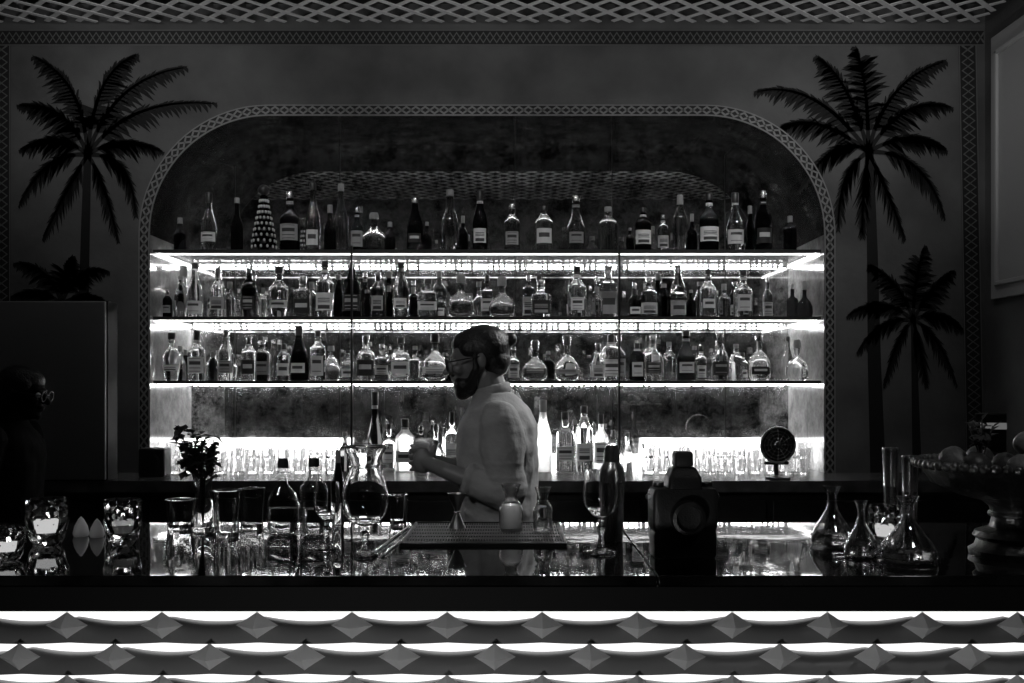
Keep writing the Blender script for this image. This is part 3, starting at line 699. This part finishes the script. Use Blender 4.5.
for k in range(6):
    e=(rnd.uniform(-.03,.03),rnd.uniform(-.02,.02),rnd.uniform(.05,.085)); limb(gs,[(0,0,0),e],[.002,.0015],6)
    for q in range(7):
        g.add([(0,0,0),(.01,.008,.002),(.025,0,-.002),(.01,-.008,.002)],[(0,1,2,3)],T(e[0]*(.4+.1*q),e[1]*(.4+.1*q),e[2]*(.4+.1*q),rz=rnd.uniform(0,6.3),ry=rnd.uniform(-1,.4)))
obj('leaves',g,LEAF2,t,flat=True); obj('stems',gs,LEAF,t)
# ---------------------------------------------------------------- people
def person(label,loc,rz,scale,skin,shirtm,hold,bun,beard):
    p=thing('person',label,'person',loc,rz); p.scale=(scale,)*3
    HM=Matrix.Translation((-.03,0,1.47))@Matrix.Rotation(math.radians(-9),4,'Y')@Matrix.Translation((.03,0,-1.47))
    g=G()
    loft(g,[(0,0,.80,.10,.15),(0,0,.9,.10,.15),(0,0,1.0,.092,.135),(0,0,1.12,.098,.14),(0,0,1.24,.103,.15),(0,0,1.33,.095,.155),(0,0,1.385,.075,.125),(0,0,1.42,.06,.08)])
    limb(g,[(0.005,0,1.38),(-.015,0,1.44),(-.035,0,1.5)],[.062,.056,.052])
    ball(g,(-.045,0,1.585),(.093,.073,.083),24,HM); ball(g,(-.083,0,1.545),(.058,.058,.075),20,HM)
    ball(g,(-.088,0,1.492),(.052,.048,.044),20,HM)
    limb(g,[(-.136,0,1.572),(-.153,0,1.55),(-.166,0,1.535)],[.008,.01,.012],12,HM)
    for s in (1,-1):
        ball(g,(-.15,s*.011,1.532),(.009,.007,.007),10,HM); ball(g,(-.037,s*.077,1.553),(.016,.009,.026),12,HM)
        ball(g,(-.118,s*.04,1.538),(.022,.02,.02),12,HM)
    ball(g,(-.134,0,1.582),(.012,.045,.008),14,HM)
    ball(g,(-.142,0,1.511),(.012,.022,.006),12,HM); ball(g,(-.14,0,1.499),(.012,.02,.006),12,HM); ball(g,(-.132,0,1.468),(.014,.018,.014),12,HM)
    for s in (1,-1):
        limb(g,[(0,s*.085,.84),(-.01,s*.09,.47),(.015,s*.095,.1)],[.085,.055,.038])
        limb(g,[(.02,s*.095,.045),(-.09,s*.105,.035)],[.035,.03])
    cx,cy=-.25,-.03
    if hold:
        arms=[((.01,-.165,1.345),(.035,-.2,1.12),(-.165,-.14,1.19)),((.0,.165,1.345),(-.02,.19,1.14),(-.16,.09,1.19))]
    else:
        arms=[((0,-.17,1.36),(.02,-.215,1.09),(-.05,-.22,.85)),((0,.17,1.36),(.02,.215,1.09),(-.05,.22,.85))]
    for k,(sh,el,wr) in enumerate(arms):
        limb(g,[sh,tuple((Vector(sh)+Vector(el))/2),el,wr],[.048,.044,.038,.027])
        if hold:
            def pt(deg,d,z): a=math.radians(deg)*(1 if k==1 else -1); return (cx+d*math.cos(a),cy+d*math.sin(a),z)
            pal=pt(72,.058,1.213); limb(g,[wr,pal],[.027,.023]); ball(g,pt(84,.055,1.216),(.036,.015,.04),14)
            zo=0 if k==0 else .012
            for j,(zz,end) in enumerate(((1.253,160),(1.231,166),(1.209,163),(1.188,152))):
                zz+=zo; limb(g,[pt(78,.055,zz),pt(100,.051,zz+.002),pt(128,.047,zz+.001),pt(end-6,.0455,zz-.001)],[.0096,.0088,.008,.007],10)
            limb(g,[pt(62,.056,1.215),pt(48,.054,1.244+zo),pt(34,.049,1.266+zo)],[.012,.0102,.0088],10)
        else:
            w=Vector(wr); ball(g,tuple(w+Vector((-.01,0,-.045))),(.03,.015,.045),14)
            for j in range(4):
                b=w+Vector((-.032+.0165*j,0,-.08)); L=(.06,.072,.07,.055)[j]
                limb(g,[tuple(b),tuple(b+Vector((-.008,0,-L*.5))),tuple(b+Vector((-.02,0,-L)))],[.0095,.0088,.0075],10)
            limb(g,[tuple(w+Vector((-.02,0,-.02))),tuple(w+Vector((-.048,0,-.055))),tuple(w+Vector((-.052,0,-.085)))],[.013,.011,.0095],10)
    fuse(obj('body',g,skin,p),.0045,2)
    g=G()
    loft(g,[(0,0,.84,.126,.18),(0,0,.95,.121,.17),(0.003,0,1.05,.125,.166),(.0,0,1.15,.132,.172),(-.002,0,1.25,.138,.183),(0,0,1.33,.131,.186),(.002,0,1.385,.108,.155),(.0,0,1.42,.08,.1),(-.008,0,1.44,.064,.068)])
    # hanging cloth creases under the arm and at the waist
    for zc_,xo in ((1.02,.0),(1.075,.01),(1.13,-.006)):
        for q in (1,-1): limb(g,[(-.1,q*.1,zc_+.03),(-.02,q*.158,zc_),(.07,q*.14,zc_-.02)],[.009,.014,.008],8)
    for sh,el,wr in arms:
        f=.66 if hold else .9
        e2=tuple(Vector(el)*(1-f)+Vector(wr)*f)
        limb(g,[sh,tuple((Vector(sh)+Vector(el))/2),el],[.072,.064,.055]); cone(g,el,e2,.055,.044)
        if hold:
            e3=tuple(Vector(el)*(1-f+.1)+Vector(wr)*(f-.1)); cone(g,e3,e2,.052,.05)
            for ff,rr in ((.55,.067),(.75,.062),(.9,.06)):
                c_=Vector(sh)*(1-ff)+Vector(el)*ff; ball(g,tuple(c_),(rr,rr,.013),16)
    folds(fuse(obj('shirt',g,shirtm,p),.005,6),.02 if hold else .012)
    g=G(); torus(g,(0,0,0),.056,.011,'Z',24,8,Matrix.Translation((-.016,0,1.45))@Matrix.Rotation(math.radians(-14),4,'Y')@Matrix.Diagonal((1,1,1.9,1))); fuse(obj('collar',g,shirtm,p),.005,1)
    g=G(); loft(g,[(0,0,.78,.113,.165),(0,0,.88,.115,.165),(0,0,.93,.108,.15)])
    for q in (1,-1): limb(g,[(0,q*.085,.82),(-.01,q*.09,.47),(.015,q*.095,.13)],[.095,.072,.058])
    fuse(obj('trousers',g,TROU,p),.011,3)
    for q in (1,-1):
        g=G(); loft(g,[(-.03,q*.1,.0,.13,.046),(-.03,q*.1,.03,.13,.047),(-.02,q*.1,.06,.1,.042),(.02,q*.097,.1,.05,.045)]); obj('shoe',g,SHOE,p)
    g=G(); ball(g,(-.03,0,1.597),(.096,.08,.081),24,HM); ball(g,(-.056,0,1.618),(.08,.068,.052),20,HM); ball(g,(.0,0,1.55),(.06,.067,.06),20,HM)
    for q in (1,-1): ball(g,(-.062,q*.05,1.6),(.046,.028,.038),14,HM)
    if bun: ball(g,(.07,0,1.612),(.021,.024,.023),16,HM); cone(g,(.035,0,1.605),(.066,0,1.611),.05,.024,14,HM)
    else: ball(g,(.035,0,1.53),(.045,.06,.075),16,HM)
    fuse(obj('hair',g,HAIR,p),.004,6)
    if beard:
        g=G(); ball(g,(-.1,0,1.482),(.051,.053,.042),20,HM); ball(g,(-.147,0,1.52),(.011,.026,.0055),12,HM); ball(g,(-.12,0,1.458),(.028,.032,.026),14,HM)
        for q in (1,-1): limb(g,[(-.056,q*.07,1.575),(-.06,q*.066,1.53),(-.09,q*.039,1.478)],[.009,.013,.021],10,HM)
        fuse(obj('beard',g,HAIR,p),.004,3)
    for q in (1,-1):
        g=G(); ball(g,(-.131,q*.03,1.562),.0115,14,HM); e=obj('eye',g,EYE,p)
        g2=G(); ball(g2,(-.1405,q*.03,1.562),(.003,.0048,.0048),10,HM); ob=obj('iris',g2,BLACK,e)
    g=G()
    for q in (1,-1):
        torus(g,(-.158,q*.032,1.56),.022,.0026,'X',22,6,HM); limb(g,[(-.158,q*.055,1.566),(-.14,q*.074,1.566),(-.045,q*.084,1.568)],[.0024]*3,6,HM)
    limb(g,[(-.16,-.01,1.566),(-.16,.01,1.566)],[.002,.002],6,HM)
    obj('glasses',g,BLACK if hold else MATTE,p)
    return p
PX,PY=-.05,3.4
person('bearded bartender in light grey shirt and glasses, hair in a bun, mixing',(PX,PY,0),0,1.0,SKIN,SHIRT,True,True,True)
t=thing('mixing_glass','small glass held in both hands of the bartender','glass',(PX-.25,PY-.03,1.165))
g=tumbler_mesh(.03,.035,.125,24); obj('glass_body',g,TGB,t)
g=G(); lathe(g,[(0,.013),(.0265,.014),(.03,.06),(0,.06)],20); obj('liquid',g,MILK,t)
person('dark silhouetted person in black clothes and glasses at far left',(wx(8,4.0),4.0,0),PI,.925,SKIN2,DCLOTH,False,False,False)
# ---------------------------------------------------------------- lights
def spot(name,loc,target,e,ang,rad=.04,blend=1):
    l=bpy.data.lights.new(name,'SPOT'); l.energy=e; l.spot_size=math.radians(ang); l.spot_blend=blend; l.shadow_soft_size=rad
    o=bpy.data.objects.new(name,l); C.objects.link(o); o.location=loc
    o.rotation_euler=(Vector(target)-Vector(loc)).to_track_quat('-Z','Y').to_euler(); return o
spot('wall_fill',(-1.75,3.75,3.12),(-1.8,4.8,2.6),8,110)  # added spots wash the back wall, no fixtures there
spot('wall_fill',(1.5,3.75,3.12),(1.6,4.8,2.6),9,110)
spot('wall_fill',(-.1,3.75,3.15),(-.1,4.8,2.95),4,110)
for x in (-1.7,0,1.6): spot('lattice_fill',(x,2.2,1.2),(x,3.5,3.2),52,80,.02)  # added upward spots to brighten the lattice, not fixtures
for x in (-1.2,-.3,.6,1.2): spot('shelf_fill',(x,3.72,3.12),(x*.95,4.93,1.9),14,70,.03)  # added front spots to lift the bottle labels, apart from the strips
spot('rim_fill',(1.0,3.9,2.4),(-.05,3.4,1.3),80,44,.08)  # added spot from behind to edge-light the bartender
spot('bartender_fill',(-1.5,.9,2.6),(-.1,3.4,1.3),34,30,.15)  # added fill to lighten the bartender, no lamp stands here
spot('mat_fill',(.1,2.2,3.15),(.02,2.5,1.14),130,13,.05)  # added narrow spot to brighten the milky carafe
spot('fruit_fill',(1.1,.9,2.8),(1.0,2.2,1.25),16,44,.1)  # added spot to brighten the fruit and bowl
spot('glassware_fill',(-.4,1.0,2.8),(-.2,2.4,1.2),14,40,.06)  # added spot for highlights on the bar glassware
spot('candle_end_fill',(-1.0,1.2,2.8),(-1.0,2.3,1.12),9,30,.1)  # added spot over the left end, the candles alone are weak
spot('bar_front_fill',(-.4,.3,.45),(0,2.0,.93),30,110,.08)  # added low spot to brighten the studs on the bar front
w=bpy.data.worlds.new('world'); sc.world=w; w.use_nodes=True
w.node_tree.nodes['Background'].inputs[0].default_value=(1,1,1,1); w.node_tree.nodes['Background'].inputs[1].default_value=.0015
cam=bpy.data.cameras.new('camera'); co=bpy.data.objects.new('view_camera',cam); C.objects.link(co)
co.location=(0,0,ZC); co.rotation_euler=(PI/2,0,0); cam.sensor_width=36; cam.lens=36*F/1024; cam.shift_y=(HY-341.5)/1024; cam.clip_start=.05
sc.camera=co
sc.view_settings.view_transform='Standard'
